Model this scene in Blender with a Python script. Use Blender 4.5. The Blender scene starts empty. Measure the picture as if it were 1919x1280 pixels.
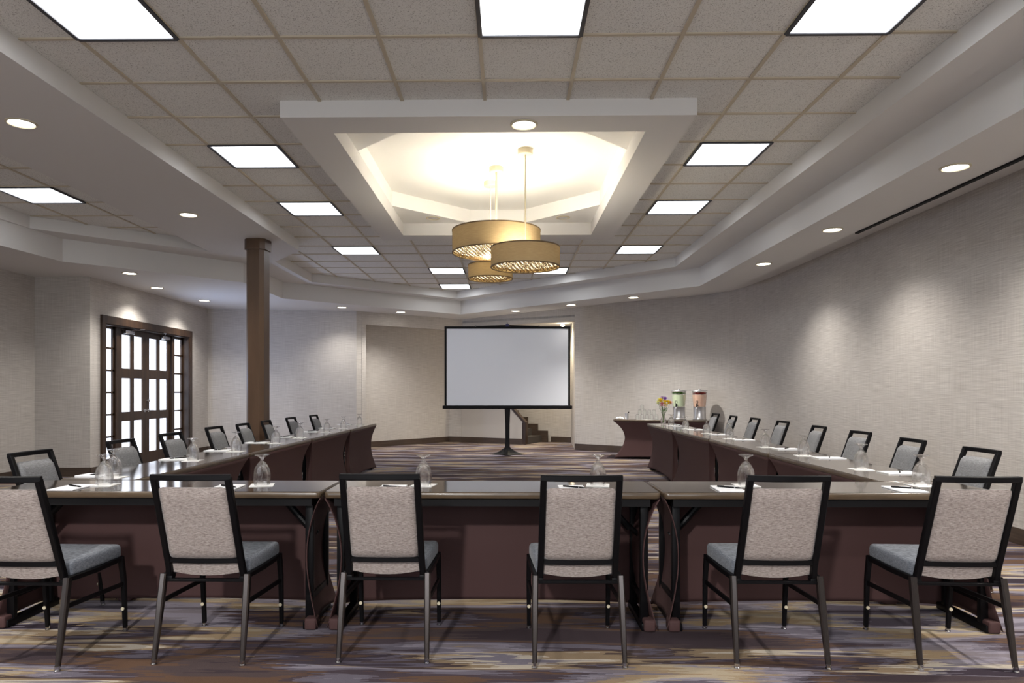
import bpy, bmesh, math, random
from mathutils import Vector, Matrix
from mathutils.geometry import tessellate_polygon
random.seed(7)
PI = math.pi
SC = bpy.context.scene
COL = SC.collection

# ------------------------------------------------------------------ helpers
def s2l(c):
    c = c / 255.0
    return c / 12.92 if c <= 0.04045 else ((c + 0.055) / 1.055) ** 2.4
def rgb(r, g, b): return (s2l(r), s2l(g), s2l(b), 1.0)

class MB:
    def __init__(s): s.bm = bmesh.new(); s.uv = None
    def box(s, c, d, rz=0.0, bev=0.0, seg=2, M=None):
        T = M if M is not None else Matrix.Translation(Vector(c)) @ Matrix.Rotation(rz, 4, 'Z')
        t = bmesh.new()
        bmesh.ops.create_cube(t, size=1.0, matrix=Matrix.Diagonal((d[0], d[1], d[2], 1)))
        if bev > 0:
            bmesh.ops.bevel(t, geom=t.edges[:], offset=bev, segments=seg, profile=0.5, affect='EDGES')
        s.merge(t, T); return s
    def merge(s, t, T=None):
        if T is not None: bmesh.ops.transform(t, matrix=T, verts=t.verts[:])
        vm = {v: s.bm.verts.new(v.co) for v in t.verts}
        for f in t.faces:
            try: s.bm.faces.new([vm[v] for v in f.verts])
            except ValueError: pass
        t.free()
    def tube(s, pts, r, n=10, cap=True):
        pts = [Vector(p) for p in pts]; rs = r if isinstance(r, (list, tuple)) else [r] * len(pts)
        rings = []; up = None
        for i, p in enumerate(pts):
            a = pts[max(i - 1, 0)]; b = pts[min(i + 1, len(pts) - 1)]
            t = (b - a).normalized()
            if up is None:
                up = Vector((0, 0, 1)) if abs(t.z) < 0.9 else Vector((1, 0, 0))
            x = t.cross(up).normalized(); y = x.cross(t).normalized(); up = y
            rings.append([s.bm.verts.new(p + (x * math.cos(k * 2 * PI / n) + y * math.sin(k * 2 * PI / n)) * rs[i]) for k in range(n)])
        for a, b in zip(rings, rings[1:]):
            for k in range(n): s.bm.faces.new((a[k], a[(k + 1) % n], b[(k + 1) % n], b[k]))
        if cap:
            s.bm.faces.new(rings[0][::-1]); s.bm.faces.new(rings[-1])
        return s
    def bar(s, pts, w, h, side=(1, 0, 0), bev=0.15):
        """rectangular tubing: w along 'side', h across it"""
        pts = [Vector(p) for p in pts]; side = Vector(side)
        ws = w if isinstance(w, (list, tuple)) else [w] * len(pts)
        hs = h if isinstance(h, (list, tuple)) else [h] * len(pts)
        rings = []
        for i, p in enumerate(pts):
            a = pts[max(i - 1, 0)]; b = pts[min(i + 1, len(pts) - 1)]
            t = (b - a).normalized(); y = t.cross(side).normalized(); x = y.cross(t).normalized()
            W, Hh = ws[i] / 2, hs[i] / 2; c = min(W, Hh) * bev * 2
            prof = [(-W + c, -Hh), (W - c, -Hh), (W, -Hh + c), (W, Hh - c), (W - c, Hh), (-W + c, Hh), (-W, Hh - c), (-W, -Hh + c)]
            rings.append([s.bm.verts.new(p + x * u + y * v) for u, v in prof])
        n = 8
        for a, b in zip(rings, rings[1:]):
            for k in range(n): s.bm.faces.new((a[k], a[(k + 1) % n], b[(k + 1) % n], b[k]))
        s.bm.faces.new(rings[0][::-1]); s.bm.faces.new(rings[-1])
        return s
    def lathe(s, prof, n=32, c=(0, 0, 0), closed=False):
        c = Vector(c); rings = []
        for r, z in prof:
            if r < 1e-6: rings.append([s.bm.verts.new(c + Vector((0, 0, z)))])
            else: rings.append([s.bm.verts.new(c + Vector((r * math.cos(k * 2 * PI / n), r * math.sin(k * 2 * PI / n), z))) for k in range(n)])
        prs = list(zip(rings, rings[1:]))
        if closed: prs.append((rings[-1], rings[0]))
        for a, b in prs:
            for k in range(n):
                k2 = (k + 1) % n
                if len(a) == 1 and len(b) == 1: break
                if len(a) == 1: s.bm.faces.new((a[0], b[k], b[k2]))
                elif len(b) == 1: s.bm.faces.new((a[k], a[k2], b[0]))
                else: s.bm.faces.new((a[k], a[k2], b[k2], b[k]))
        return s
    def grid(s, fn, nu, nv, closeu=False):
        vs = [[s.bm.verts.new(fn(i / nu, j / nv)) for j in range(nv + 1)] for i in range(nu + (0 if closeu else 1))]
        m = len(vs)
        for i in range(m if closeu else m - 1):
            for j in range(nv):
                s.bm.faces.new((vs[i][j], vs[(i + 1) % m][j], vs[(i + 1) % m][j + 1], vs[i][j + 1]))
        return s
    def prism(s, poly, z0, z1, holes=()):
        loops = [poly] + list(holes)
        flat = [p for l in loops for p in l]
        tris = tessellate_polygon([[Vector((p[0], p[1], 0)) for p in l] for l in loops])
        lo = [s.bm.verts.new((p[0], p[1], z0)) for p in flat]
        hi = [s.bm.verts.new((p[0], p[1], z1)) for p in flat] if z1 != z0 else lo
        for t in tris:
            s.bm.faces.new([lo[i] for i in t])
            if hi is not lo: s.bm.faces.new([hi[i] for i in t])
        if hi is not lo:
            o = 0
            for l in loops:
                n = len(l)
                for i in range(n):
                    a, b = o + i, o + (i + 1) % n
                    s.bm.faces.new((lo[a], lo[b], hi[b], hi[a]))
                o += n
        return s
    def extr(s, poly, T, d):
        """polygon in local XY extruded d along local Z, placed with T"""
        t = MB(); t.prism(poly, 0, d); s.merge(t.bm, T); return s
    def build(s, name, mat, parent=None, loc=(0, 0, 0), smooth=35, kind=None, T=None):
        bmesh.ops.remove_doubles(s.bm, verts=s.bm.verts[:], dist=1e-5)
        bmesh.ops.recalc_face_normals(s.bm, faces=s.bm.faces[:])
        if T is not None: bmesh.ops.transform(s.bm, matrix=T, verts=s.bm.verts[:])
        me = bpy.data.meshes.new(name); s.bm.to_mesh(me); s.bm.free()
        me.materials.append(mat)
        if smooth:
            me.shade_smooth(); me.set_sharp_from_angle(angle=math.radians(smooth))
        o = bpy.data.objects.new(name, me); COL.objects.link(o)
        o.location = loc
        if parent: o.parent = parent
        if kind: o['kind'] = kind
        return o

def thing(name, label, cat, loc=(0, 0, 0), rz=0.0, group=None):
    o = bpy.data.objects.new(name, None); COL.objects.link(o)
    o.empty_display_size = 0.1
    o.location = loc; o.rotation_euler = (0, 0, rz)
    return tag(o, label, cat, group)
def tag(o, label, cat, group=None):
    o['label'] = label; o['category'] = cat
    if group: o['group'] = group
    return o
def dup(src, loc, rz, label, group=None):
    def cp(o, parent):
        c = o.copy(); COL.objects.link(c)
        if parent: c.parent = parent
        for ch in list(o.children): cp(ch, c)
        return c
    r = cp(src, None); r.location = loc; r.rotation_euler = (0, 0, rz)
    r['label'] = label
    if group: r['group'] = group
    return r
ORD = ['first', 'second', 'third', 'fourth', 'fifth', 'sixth', 'seventh', 'eighth']

# ------------------------------------------------------------------ materials
def newmat(name):
    m = bpy.data.materials.new(name); m.use_nodes = True
    nt = m.node_tree; b = nt.nodes['Principled BSDF']
    return m, nt, b
def N(nt, t, **kw):
    n = nt.nodes.new(t)
    for k, v in kw.items():
        if k.startswith('i_'): n.inputs[k[2:].replace('_', ' ')].default_value = v
        else: setattr(n, k, v)
    return n
def simple(name, col, rough=0.5, metal=0.0, bump=0.0, bscale=200.0, var=0.0, coat=0.0, spec=0.5):
    m, nt, b = newmat(name); L = nt.links.new
    b.inputs['Base Color'].default_value = col; b.inputs['Roughness'].default_value = rough
    b.inputs['Metallic'].default_value = metal; b.inputs['Coat Weight'].default_value = coat
    b.inputs['Specular IOR Level'].default_value = spec
    tc = N(nt, 'ShaderNodeTexCoord')
    nz = N(nt, 'ShaderNodeTexNoise'); nz.inputs['Scale'].default_value = bscale; nz.inputs['Detail'].default_value = 3
    L(tc.outputs['Object'], nz.inputs['Vector'])
    if var:
        mx = N(nt, 'ShaderNodeMix', data_type='RGBA')
        mx.inputs[6].default_value = tuple(c * (1 - var) for c in col[:3]) + (1,)
        mx.inputs[7].default_value = tuple(min(1, c * (1 + var)) for c in col[:3]) + (1,)
        L(nz.outputs['Fac'], mx.inputs[0]); L(mx.outputs[2], b.inputs['Base Color'])
    if bump:
        bp = N(nt, 'ShaderNodeBump'); bp.inputs['Strength'].default_value = bump; bp.inputs['Distance'].default_value = 0.002
        L(nz.outputs['Fac'], bp.inputs['Height']); L(bp.outputs[0], b.inputs['Normal'])
    return m
def emis(name, col, strength, pattern=None):
    m, nt, b = newmat(name); L = nt.links.new
    b.inputs['Base Color'].default_value = (0.8, 0.8, 0.8, 1)
    b.inputs['Emission Color'].default_value = col; b.inputs['Emission Strength'].default_value = strength
    b.inputs['Roughness'].default_value = 0.6
    return m

def mat_wallpaper(name='woven_wallpaper'):
    m, nt, b = newmat(name); L = nt.links.new
    uv = N(nt, 'ShaderNodeUVMap', uv_map='UVMap')
    def thread(su, sv, det=2):
        mp = N(nt, 'ShaderNodeMapping'); mp.inputs['Scale'].default_value = (su, sv, 1)
        nz = N(nt, 'ShaderNodeTexNoise'); nz.inputs['Scale'].default_value = 1; nz.inputs['Detail'].default_value = det
        L(uv.outputs[0], mp.inputs[0]); L(mp.outputs[0], nz.inputs['Vector']); return nz
    a = thread(4, 150); c = thread(120, 2.5); d = thread(2.2, 2.2, 4)
    ad = N(nt, 'ShaderNodeMath', operation='ADD'); L(a.outputs['Fac'], ad.inputs[0])
    mu = N(nt, 'ShaderNodeMath', operation='MULTIPLY'); mu.inputs[1].default_value = 0.42
    L(c.outputs['Fac'], mu.inputs[0]); L(mu.outputs[0], ad.inputs[1])
    m2 = N(nt, 'ShaderNodeMath', operation='MULTIPLY_ADD'); m2.inputs[1].default_value = 0.12
    L(d.outputs['Fac'], m2.inputs[0]); L(ad.outputs[0], m2.inputs[2])
    r = N(nt, 'ShaderNodeMapRange'); r.inputs['From Min'].default_value = 0.42; r.inputs['From Max'].default_value = 1.12
    L(m2.outputs[0], r.inputs['Value'])
    mx = N(nt, 'ShaderNodeMix', data_type='RGBA')
    mx.inputs[6].default_value = rgb(162, 155, 149); mx.inputs[7].default_value = rgb(212, 207, 201)
    L(r.outputs[0], mx.inputs[0]); L(mx.outputs[2], b.inputs['Base Color'])
    bp = N(nt, 'ShaderNodeBump'); bp.inputs['Strength'].default_value = 0.35; bp.inputs['Distance'].default_value = 0.003
    L(ad.outputs[0], bp.inputs['Height']); L(bp.outputs[0], b.inputs['Normal'])
    b.inputs['Roughness'].default_value = 0.75
    return m

def mat_carpet():
    m, nt, b = newmat('streaked_carpet'); L = nt.links.new
    tc = N(nt, 'ShaderNodeTexCoord'); sp = N(nt, 'ShaderNodeSeparateXYZ'); L(tc.outputs['Object'], sp.inputs[0])
    def M2(op, a, bb=None, c=None):
        n = N(nt, 'ShaderNodeMath', operation=op)
        for i, v in enumerate((a, bb, c)):
            if v is None: continue
            if isinstance(v, (int, float)): n.inputs[i].default_value = v
            else: L(v, n.inputs[i])
        return n.outputs[0]
    X, Y = sp.outputs[0], sp.outputs[1]
    row = M2('FLOOR', M2('MULTIPLY', Y, 170.0))
    wn = N(nt, 'ShaderNodeTexWhiteNoise', noise_dimensions='1D'); L(row, wn.inputs['W'])
    wr = N(nt, 'ShaderNodeTexWhiteNoise', noise_dimensions='1D'); L(M2('FLOOR', M2('MULTIPLY', Y, 60.0)), wr.inputs['W'])
    xj = M2('ADD', M2('MULTIPLY_ADD', wn.outputs[0], 0.16, X), M2('MULTIPLY', wr.outputs[0], 0.12))
    def nz(sx, sy, off, det=1.5):
        cb = N(nt, 'ShaderNodeCombineXYZ')
        L(M2('MULTIPLY_ADD', xj, sx, off), cb.inputs[0]); L(M2('MULTIPLY', Y, sy), cb.inputs[1]); cb.inputs[2].default_value = off
        n = N(nt, 'ShaderNodeTexNoise'); n.inputs['Scale'].default_value = 1; n.inputs['Detail'].default_value = det
        n.inputs['Roughness'].default_value = 0.55
        L(cb.outputs[0], n.inputs['Vector']); return n.outputs['Fac']
    def ramp(f, stops):
        r = N(nt, 'ShaderNodeValToRGB'); e = r.color_ramp.elements; r.color_ramp.interpolation = 'CONSTANT'
        while len(e) < len(stops): e.new(0.5)
        for i, (p, c) in enumerate(stops): e[i].position = p; e[i].color = c
        L(f, r.inputs[0]); return r.outputs[0]
    A = nz(0.62, 2.9, 3.1, 2.0)
    c1 = ramp(A, [(0.0, rgb(66, 56, 60)), (0.36, rgb(80, 68, 68)), (0.40, rgb(96, 74, 60)), (0.435, rgb(74, 64, 70)), (0.46, rgb(104, 98, 108)), (0.49, rgb(134, 128, 138)),
                  (0.52, rgb(120, 112, 118)), (0.545, rgb(150, 130, 104)), (0.58, rgb(168, 154, 132)), (0.61, rgb(140, 134, 142)), (0.64, rgb(96, 88, 98)), (0.68, rgb(76, 66, 72))])
    B = nz(0.75, 5.5, 9.7, 2.0)
    c2 = ramp(B, [(0.0, rgb(60, 50, 56)), (0.39, rgb(82, 64, 54)), (0.43, rgb(66, 58, 66)), (0.47, rgb(92, 86, 98)), (0.50, rgb(74, 62, 60)), (0.53, rgb(136, 118, 96)), (0.57, rgb(178, 168, 154)), (0.60, rgb(116, 110, 120)), (0.64, rgb(56, 48, 56))])
    Fm = nz(0.5, 3.4, 21.3)
    mr = N(nt, 'ShaderNodeMapRange'); mr.inputs['From Min'].default_value = 0.525; mr.inputs['From Max'].default_value = 0.535; L(Fm, mr.inputs['Value'])
    mx = N(nt, 'ShaderNodeMix', data_type='RGBA'); L(mr.outputs[0], mx.inputs[0]); L(c1, mx.inputs[6]); L(c2, mx.inputs[7])
    sp2 = N(nt, 'ShaderNodeTexNoise'); sp2.inputs['Scale'].default_value = 260; sp2.inputs['Detail'].default_value = 2; L(tc.outputs['Object'], sp2.inputs['Vector'])
    mr2 = N(nt, 'ShaderNodeMapRange'); mr2.inputs['To Min'].default_value = 0.72; mr2.inputs['To Max'].default_value = 1.25; L(sp2.outputs['Fac'], mr2.inputs['Value'])
    ml = N(nt, 'ShaderNodeMix', data_type='RGBA', blend_type='MULTIPLY'); ml.inputs[0].default_value = 1
    L(mx.outputs[2], ml.inputs[6]); cc = N(nt, 'ShaderNodeCombineColor'); [L(mr2.outputs[0], cc.inputs[i]) for i in range(3)]; L(cc.outputs[0], ml.inputs[7])
    L(ml.outputs[2], b.inputs['Base Color']); b.inputs['Roughness'].default_value = 0.95; b.inputs['Specular IOR Level'].default_value = 0.1
    bp = N(nt, 'ShaderNodeBump'); bp.inputs['Strength'].default_value = 0.5; bp.inputs['Distance'].default_value = 0.004
    L(sp2.outputs['Fac'], bp.inputs['Height']); L(bp.outputs[0], b.inputs['Normal'])
    return m

def mat_tile():
    m, nt, b = newmat('mineral_ceiling_tile'); L = nt.links.new
    tc = N(nt, 'ShaderNodeTexCoord')
    n1 = N(nt, 'ShaderNodeTexNoise'); n1.inputs['Scale'].default_value = 150; n1.inputs['Detail'].default_value = 4; n1.inputs['Distortion'].default_value = 1.2
    L(tc.outputs['Object'], n1.inputs['Vector'])
    r = N(nt, 'ShaderNodeValToRGB'); e = r.color_ramp.elements
    e[0].position = 0.37; e[0].color = rgb(160, 156, 150); e[1].position = 0.43; e[1].color = rgb(233, 232, 227)
    L(n1.outputs['Fac'], r.inputs[0]); L(r.outputs[0], b.inputs['Base Color'])
    b.inputs['Roughness'].default_value = 0.9
    bp = N(nt, 'ShaderNodeBump'); bp.inputs['Strength'].default_value = 0.4; bp.inputs['Distance'].default_value = 0.003
    L(n1.outputs['Fac'], bp.inputs['Height']); L(bp.outputs[0], b.inputs['Normal'])
    return m

def mat_fabric(name, c0, c1, sx=1.0, sz=1.0):
    m, nt, b = newmat(name); L = nt.links.new
    tc = N(nt, 'ShaderNodeTexCoord')
    def t(s):
        mp = N(nt, 'ShaderNodeMapping'); mp.inputs['Scale'].default_value = s
        nz = N(nt, 'ShaderNodeTexNoise'); nz.inputs['Scale'].default_value = 1; nz.inputs['Detail'].default_value = 2
        L(tc.outputs['Object'], mp.inputs[0]); L(mp.outputs[0], nz.inputs['Vector']); return nz
    a = t((60 * sx, 60, 420)); c = t((420, 60, 60))
    ad = N(nt, 'ShaderNodeMath', operation='MULTIPLY_ADD'); ad.inputs[1].default_value = 0.3
    L(c.outputs['Fac'], ad.inputs[0]); L(a.outputs['Fac'], ad.inputs[2])
    r = N(nt, 'ShaderNodeMapRange'); r.inputs['From Min'].default_value = 0.42; r.inputs['From Max'].default_value = 0.88; L(ad.outputs[0], r.inputs['Value'])
    mx = N(nt, 'ShaderNodeMix', data_type='RGBA'); mx.inputs[6].default_value = c0; mx.inputs[7].default_value = c1
    L(r.outputs[0], mx.inputs[0]); L(mx.outputs[2], b.inputs['Base Color'])
    b.inputs['Roughness'].default_value = 0.9; b.inputs['Sheen Weight'].default_value = 0.15
    bp = N(nt, 'ShaderNodeBump'); bp.inputs['Strength'].default_value = 0.4; bp.inputs['Distance'].default_value = 0.002
    L(ad.outputs[0], bp.inputs['Height']); L(bp.outputs[0], b.inputs['Normal'])
    return m

def mat_glass(name, tint=(1, 1, 1, 1), clear=0.35, rough=0.0, bump=0.0):
    m, nt, b = newmat(name); L = nt.links.new
    b.inputs['Base Color'].default_value = tint; b.inputs['Transmission Weight'].default_value = 1
    b.inputs['Roughness'].default_value = rough; b.inputs['IOR'].default_value = 1.46
    tr = N(nt, 'ShaderNodeBsdfTransparent'); mx = N(nt, 'ShaderNodeMixShader'); mx.inputs[0].default_value = clear
    out = nt.nodes['Material Output']
    L(b.outputs[0], mx.inputs[1]); L(tr.outputs[0], mx.inputs[2]); L(mx.outputs[0], out.inputs[0])
    if bump:
        tc = N(nt, 'ShaderNodeTexCoord'); v = N(nt, 'ShaderNodeTexVoronoi'); v.inputs['Scale'].default_value = 60
        bp = N(nt, 'ShaderNodeBump'); bp.inputs['Strength'].default_value = bump; bp.inputs['Distance'].default_value = 0.003
        L(tc.outputs['Object'], v.inputs['Vector']); L(v.outputs['Distance'], bp.inputs['Height']); L(bp.outputs[0], b.inputs['Normal'])
    return m

def mat_wood(name, c0, c1, rough, sc=(3, 3, 60), coat=0.0, spec=0.5):
    m, nt, b = newmat(name); L = nt.links.new
    tc = N(nt, 'ShaderNodeTexCoord'); mp = N(nt, 'ShaderNodeMapping'); mp.inputs['Scale'].default_value = sc
    nz = N(nt, 'ShaderNodeTexNoise'); nz.inputs['Scale'].default_value = 1; nz.inputs['Detail'].default_value = 5
    L(tc.outputs['Object'], mp.inputs[0]); L(mp.outputs[0], nz.inputs['Vector'])
    r = N(nt, 'ShaderNodeMapRange'); r.inputs['From Min'].default_value = 0.35; r.inputs['From Max'].default_value = 0.65; L(nz.outputs['Fac'], r.inputs['Value'])
    mx = N(nt, 'ShaderNodeMix', data_type='RGBA'); mx.inputs[6].default_value = c0; mx.inputs[7].default_value = c1
    L(r.outputs[0], mx.inputs[0]); L(mx.outputs[2], b.inputs['Base Color'])
    b.inputs['Roughness'].default_value = rough; b.inputs['Coat Weight'].default_value = coat; b.inputs['Coat Roughness'].default_value = 0.08
    b.inputs['Specular IOR Level'].default_value = spec
    return m

def mat_shade():
    m, nt, b = newmat('gold_linen_shade'); L = nt.links.new
    tc = N(nt, 'ShaderNodeTexCoord'); mp = N(nt, 'ShaderNodeMapping'); mp.inputs['Scale'].default_value = (18, 18, 260)
    nz = N(nt, 'ShaderNodeTexNoise'); nz.inputs['Scale'].default_value = 1; nz.inputs['Detail'].default_value = 3
    L(tc.outputs['Object'], mp.inputs[0]); L(mp.outputs[0], nz.inputs['Vector'])
    mx = N(nt, 'ShaderNodeMix', data_type='RGBA'); mx.inputs[6].default_value = rgb(158, 136, 100); mx.inputs[7].default_value = rgb(192, 172, 134)
    L(nz.outputs['Fac'], mx.inputs[0])
    d = N(nt, 'ShaderNodeBsdfDiffuse'); t = N(nt, 'ShaderNodeBsdfTranslucent'); ms = N(nt, 'ShaderNodeMixShader'); ms.inputs[0].default_value = 0.22
    L(mx.outputs[2], d.inputs[0]); L(mx.outputs[2], t.inputs[0])
    L(d.outputs[0], ms.inputs[1]); L(t.outputs[0], ms.inputs[2]); L(ms.outputs[0], nt.nodes['Material Output'].inputs[0])
    return m

MAT = dict(
    wall=mat_wallpaper(), carpet=mat_carpet(), tile=mat_tile(),
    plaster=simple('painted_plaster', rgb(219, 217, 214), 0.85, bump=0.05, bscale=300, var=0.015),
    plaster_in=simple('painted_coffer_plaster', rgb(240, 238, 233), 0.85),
    tbar=simple('ceiling_grid_metal', rgb(196, 185, 164), 0.6),
    base=mat_wood('dark_baseboard', rgb(62, 50, 42), rgb(78, 64, 54), 0.45),
    doorwood=mat_wood('dark_door_wood', rgb(42, 29, 20), rgb(62, 44, 30), 0.4, (14, 14, 2)),
    column=mat_wood('brown_column', rgb(82, 62, 46), rgb(92, 70, 53), 0.4, (8, 8, 1)),
    black=simple('black_metal', rgb(13, 12, 14), 0.42, 0.0, spec=0.14),
    blackm=simple('matt_black', rgb(14, 13, 15), 0.6, spec=0.2),
    legm=simple('bronze_leg_metal', rgb(84, 78, 76), 0.22, 0.85),
    chrome=simple('brushed_chrome', rgb(200, 200, 202), 0.22, 1.0),
    chair_back=mat_fabric('beige_tweed', rgb(116, 104, 99), rgb(178, 167, 161)),
    chair_grey=mat_fabric('grey_tweed', rgb(92, 92, 94), rgb(138, 138, 140)),
    seat=mat_fabric('slate_tweed', rgb(72, 77, 86), rgb(124, 128, 136)),
    spandex=simple('maroon_spandex', rgb(76, 54, 53), 0.75, bump=0.1, bscale=600, var=0.03, spec=0.25),
    top=mat_wood('dark_laminate_top', rgb(56, 46, 38), rgb(80, 69, 58), 0.11, (2, 22, 2), coat=0.7),
    edge=mat_wood('brown_table_edge', rgb(74, 60, 46), rgb(94, 78, 60), 0.3, (6, 6, 30), coat=0.3),
    glass=mat_glass('clear_glass', tint=(.97, .99, .98, 1), clear=0.05), cutglass=mat_glass('cut_glass', clear=0.6, bump=0.22), tank=mat_glass('tank_glass', clear=0.75),
    paper=simple('white_paper', rgb(238, 238, 240), 0.8), napkin=simple('white_napkin', rgb(244, 243, 240), 0.9, bump=0.3, bscale=500),
    screen=simple('screen_white', rgb(240, 243, 249), 0.8), shade=mat_shade(),
    gold=simple('gold_lattice', rgb(112, 84, 44), 0.35, 0.7), cream=simple('cream_metal', rgb(206, 196, 170), 0.4),
    bronze=simple('shade_trim', rgb(96, 76, 48), 0.6),
    steel=simple('stainless_steel', rgb(215, 215, 217), 0.32, 0.9),
    panel=emis('light_panel', (0.93, 0.96, 1.0, 1), 5.0), lamp=emis('lamp_warm', (1.0, 0.96, 0.88, 1), 12.0),
    diff=emis('pendant_diffuser', (1.0, 0.86, 0.54, 1), 2.6), bulb=emis('pendant_bulb', (1.0, 0.84, 0.55, 1), 8.0), spot=emis('spot_bulb', (1.0, 0.88, 0.62, 1), 40.0),
    pane=emis('frosted_daylit_pane', (0.74, 0.83, 1.0, 1), 1.1), panelframe=simple('fixture_frame', rgb(52, 52, 58), 0.5),
)
# prismatic pattern of the light panels: faint cell lines of the lens
def panel_pattern():
    m = MAT['panel']; nt = m.node_tree; b = nt.nodes['Principled BSDF']; L = nt.links.new
    tc = N(nt, 'ShaderNodeTexCoord')
    br = N(nt, 'ShaderNodeTexBrick'); br.offset = 0.0; br.inputs['Scale'].default_value = 1.0
    br.inputs['Brick Width'].default_value = 0.19; br.inputs['Row Height'].default_value = 0.19; br.inputs['Mortar Size'].default_value = 0.004
    br.inputs['Color1'].default_value = (1, 1, 1, 1); br.inputs['Color2'].default_value = (0.82, 0.82, 0.82, 1); br.inputs['Mortar'].default_value = (0.7, 0.7, 0.7, 1)
    L(tc.outputs['Object'], br.inputs['Vector'])
    ml = N(nt, 'ShaderNodeMath', operation='MULTIPLY'); ml.inputs[1].default_value = 4.3
    L(br.outputs['Color'], ml.inputs[0]); L(ml.outputs[0], b.inputs['Emission Strength'])
panel_pattern()

# ------------------------------------------------------------------ the setting
FILL_WIN = 2.2  # glow strength of the added windows behind the camera
ZT, ZU, ZL, ZR = 3.415, 3.26, 2.96, 3.10      # tile, upper soffit, lower soffit, strip beside the right wall
YB = -3.0
CW = 0.12

def wall(name, pts, z0, z1, thick=0.10, side=1, mat='wall', seg=None):
    """vertical slab along a polyline; face on the polyline, thickness to one side; UVs in metres"""
    P = [Vector((p[0], p[1], 0)) for p in pts]; n = len(P); off = []
    for i in range(n):
        ds = []
        if i > 0: ds.append((P[i] - P[i - 1]).normalized())
        if i < n - 1: ds.append((P[i + 1] - P[i]).normalized())
        ns = [Vector((-d.y, d.x, 0)) for d in ds]; m = sum(ns, Vector()).normalized()
        off.append(P[i] + m * (thick * side / max(0.3, m.dot(ns[0]))))
    bm = bmesh.new(); uvl = bm.loops.layers.uv.new('UVMap')
    def face(vs, uvs):
        f = bm.faces.new([bm.verts.new(v) for v in vs])
        for l, u in zip(f.loops, uvs): l[uvl].uv = u
    s = 0
    for i in range(n - 1):
        a, b, c, d = P[i], P[i + 1], off[i], off[i + 1]; l = (b - a).length
        U = Vector((0, 0, z0)); W = Vector((0, 0, z1))
        face([a + U, b + U, b + W, a + W], [(s, z0), (s + l, z0), (s + l, z1), (s, z1)])
        face([c + U, c + W, d + W, d + U], [(s, z0), (s, z1), (s + l, z1), (s + l, z0)])
        face([a + W, b + W, d + W, c + W], [(s, 0), (s + l, 0), (s + l, .1), (s, .1)])
        face([a + U, c + U, d + U, b + U], [(s, 0), (s, .1), (s + l, .1), (s + l, 0)])
        s += l
    for a, c in ((P[0], off[0]), (P[-1], off[-1])):
        face([a + Vector((0, 0, z0)), c + Vector((0, 0, z0)), c + Vector((0, 0, z1)), a + Vector((0, 0, z1))], [(0, z0), (thick, z0), (thick, z1), (0, z1)])
    bmesh.ops.remove_doubles(bm, verts=bm.verts[:], dist=1e-5); bmesh.ops.recalc_face_normals(bm, faces=bm.faces[:])
    me = bpy.data.meshes.new(name); bm.to_mesh(me); bm.free(); me.materials.append(MAT[mat])
    o = bpy.data.objects.new(name, me); COL.objects.link(o); o['kind'] = 'structure'
    return o
def baseboard(name, pts, side=-1):
    return wall(name, pts, 0.0, 0.133, 0.014, side, 'base')

f = MB(); f.box((-1.4, 8.0, -0.05), (12.2, 23.0, 0.10)); f.build('floor', MAT['carpet'], kind='structure', smooth=0)

# right wall, with the bend towards the alcove
RW = [(4.23, YB), (4.23, 11.2), (4.215, 11.8), (4.17, 12.4), (4.05, 12.95), (3.82, 13.38), (3.45, 13.7), (2.353, 14.521), (1.43, 15.2)]
wall('wall_right', RW, 0, 3.3, side=-1)
baseboard('baseboard_right', RW, side=1)
J2 = (1.535, 17.3)
wall('wall_alcove_side', [(1.43, 15.205), J2], 0, 3.3, 0.08, side=-1)
wall('wall_alcove_back', [J2, (-1.2, 18.70)], 0, 3.0, side=-1)
baseboard('baseboard_alcove_back', [J2, (1.06, 17.545)], side=1)
# left walls
LW = [(-7.03, YB), (-7.03, 10.30), (-6.2, 10.30)]
wall('wall_left', LW, 0, ZL, side=1)
baseboard('baseboard_left', LW, side=-1)
D0, D1, DT = 10.64, 13.50, 2.33
wall('wall_door_side', [(-6.2, 10.40), (-6.2, D0)], 0, ZL, 0.26, side=1)
wall('wall_door_far_side', [(-6.2, D1), (-6.2, 14.36)], 0, ZL, 0.26, side=1)
wall('wall_door_top', [(-6.2, D0), (-6.2, D1)], DT, ZL, 0.26, side=1)
baseboard('baseboard_door_side', [(-6.2, 10.30), (-6.2, D0 - .11)], side=-1)
baseboard('baseboard_door_far_side', [(-6.2, D1 + .11), (-6.2, 14.36)], side=-1)
BW = [(-6.2, 14.36), (-3.22, 14.80), (-3.05, 14.947)]
wall('wall_back_left', BW, 0, ZL, side=1)
baseboard('baseboard_back_left', BW, side=-1)
wall('wall_header_left', [(-3.05, 14.947), (-1.09, 16.57)], 2.69, ZL, 0.14, side=1)
wall('wall_recess_jamb', [(-3.05, 14.947), (-3.45, 15.36)], 0, ZL, 0.1, side=1)
wall('wall_header_right', [(-1.09, 16.57), (1.43, 15.2)], 2.78, 3.12, 0.12, side=1)
RC = [(-3.45, 15.36), (-1.48, 17.50), (-1.165, 17.413)]
wall('wall_recess', RC, 0, ZL, side=1)
baseboard('baseboard_recess', RC, side=-1)
wall('wall_camera_side', [(-7.03, YB), (4.23, YB)], 0, ZT, side=-1)
# alcove ceiling
f = MB(); f.prism([(-3.6, 15.3), (-3.05, 14.95), (-1.09, 16.57), (1.43, 15.2), (1.62, 17.3), (-1.2, 18.8), (-3.6, 17.5)], 2.87, 2.92)
f.build('ceiling_alcove', MAT['plaster'], kind='structure', smooth=0)

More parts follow.
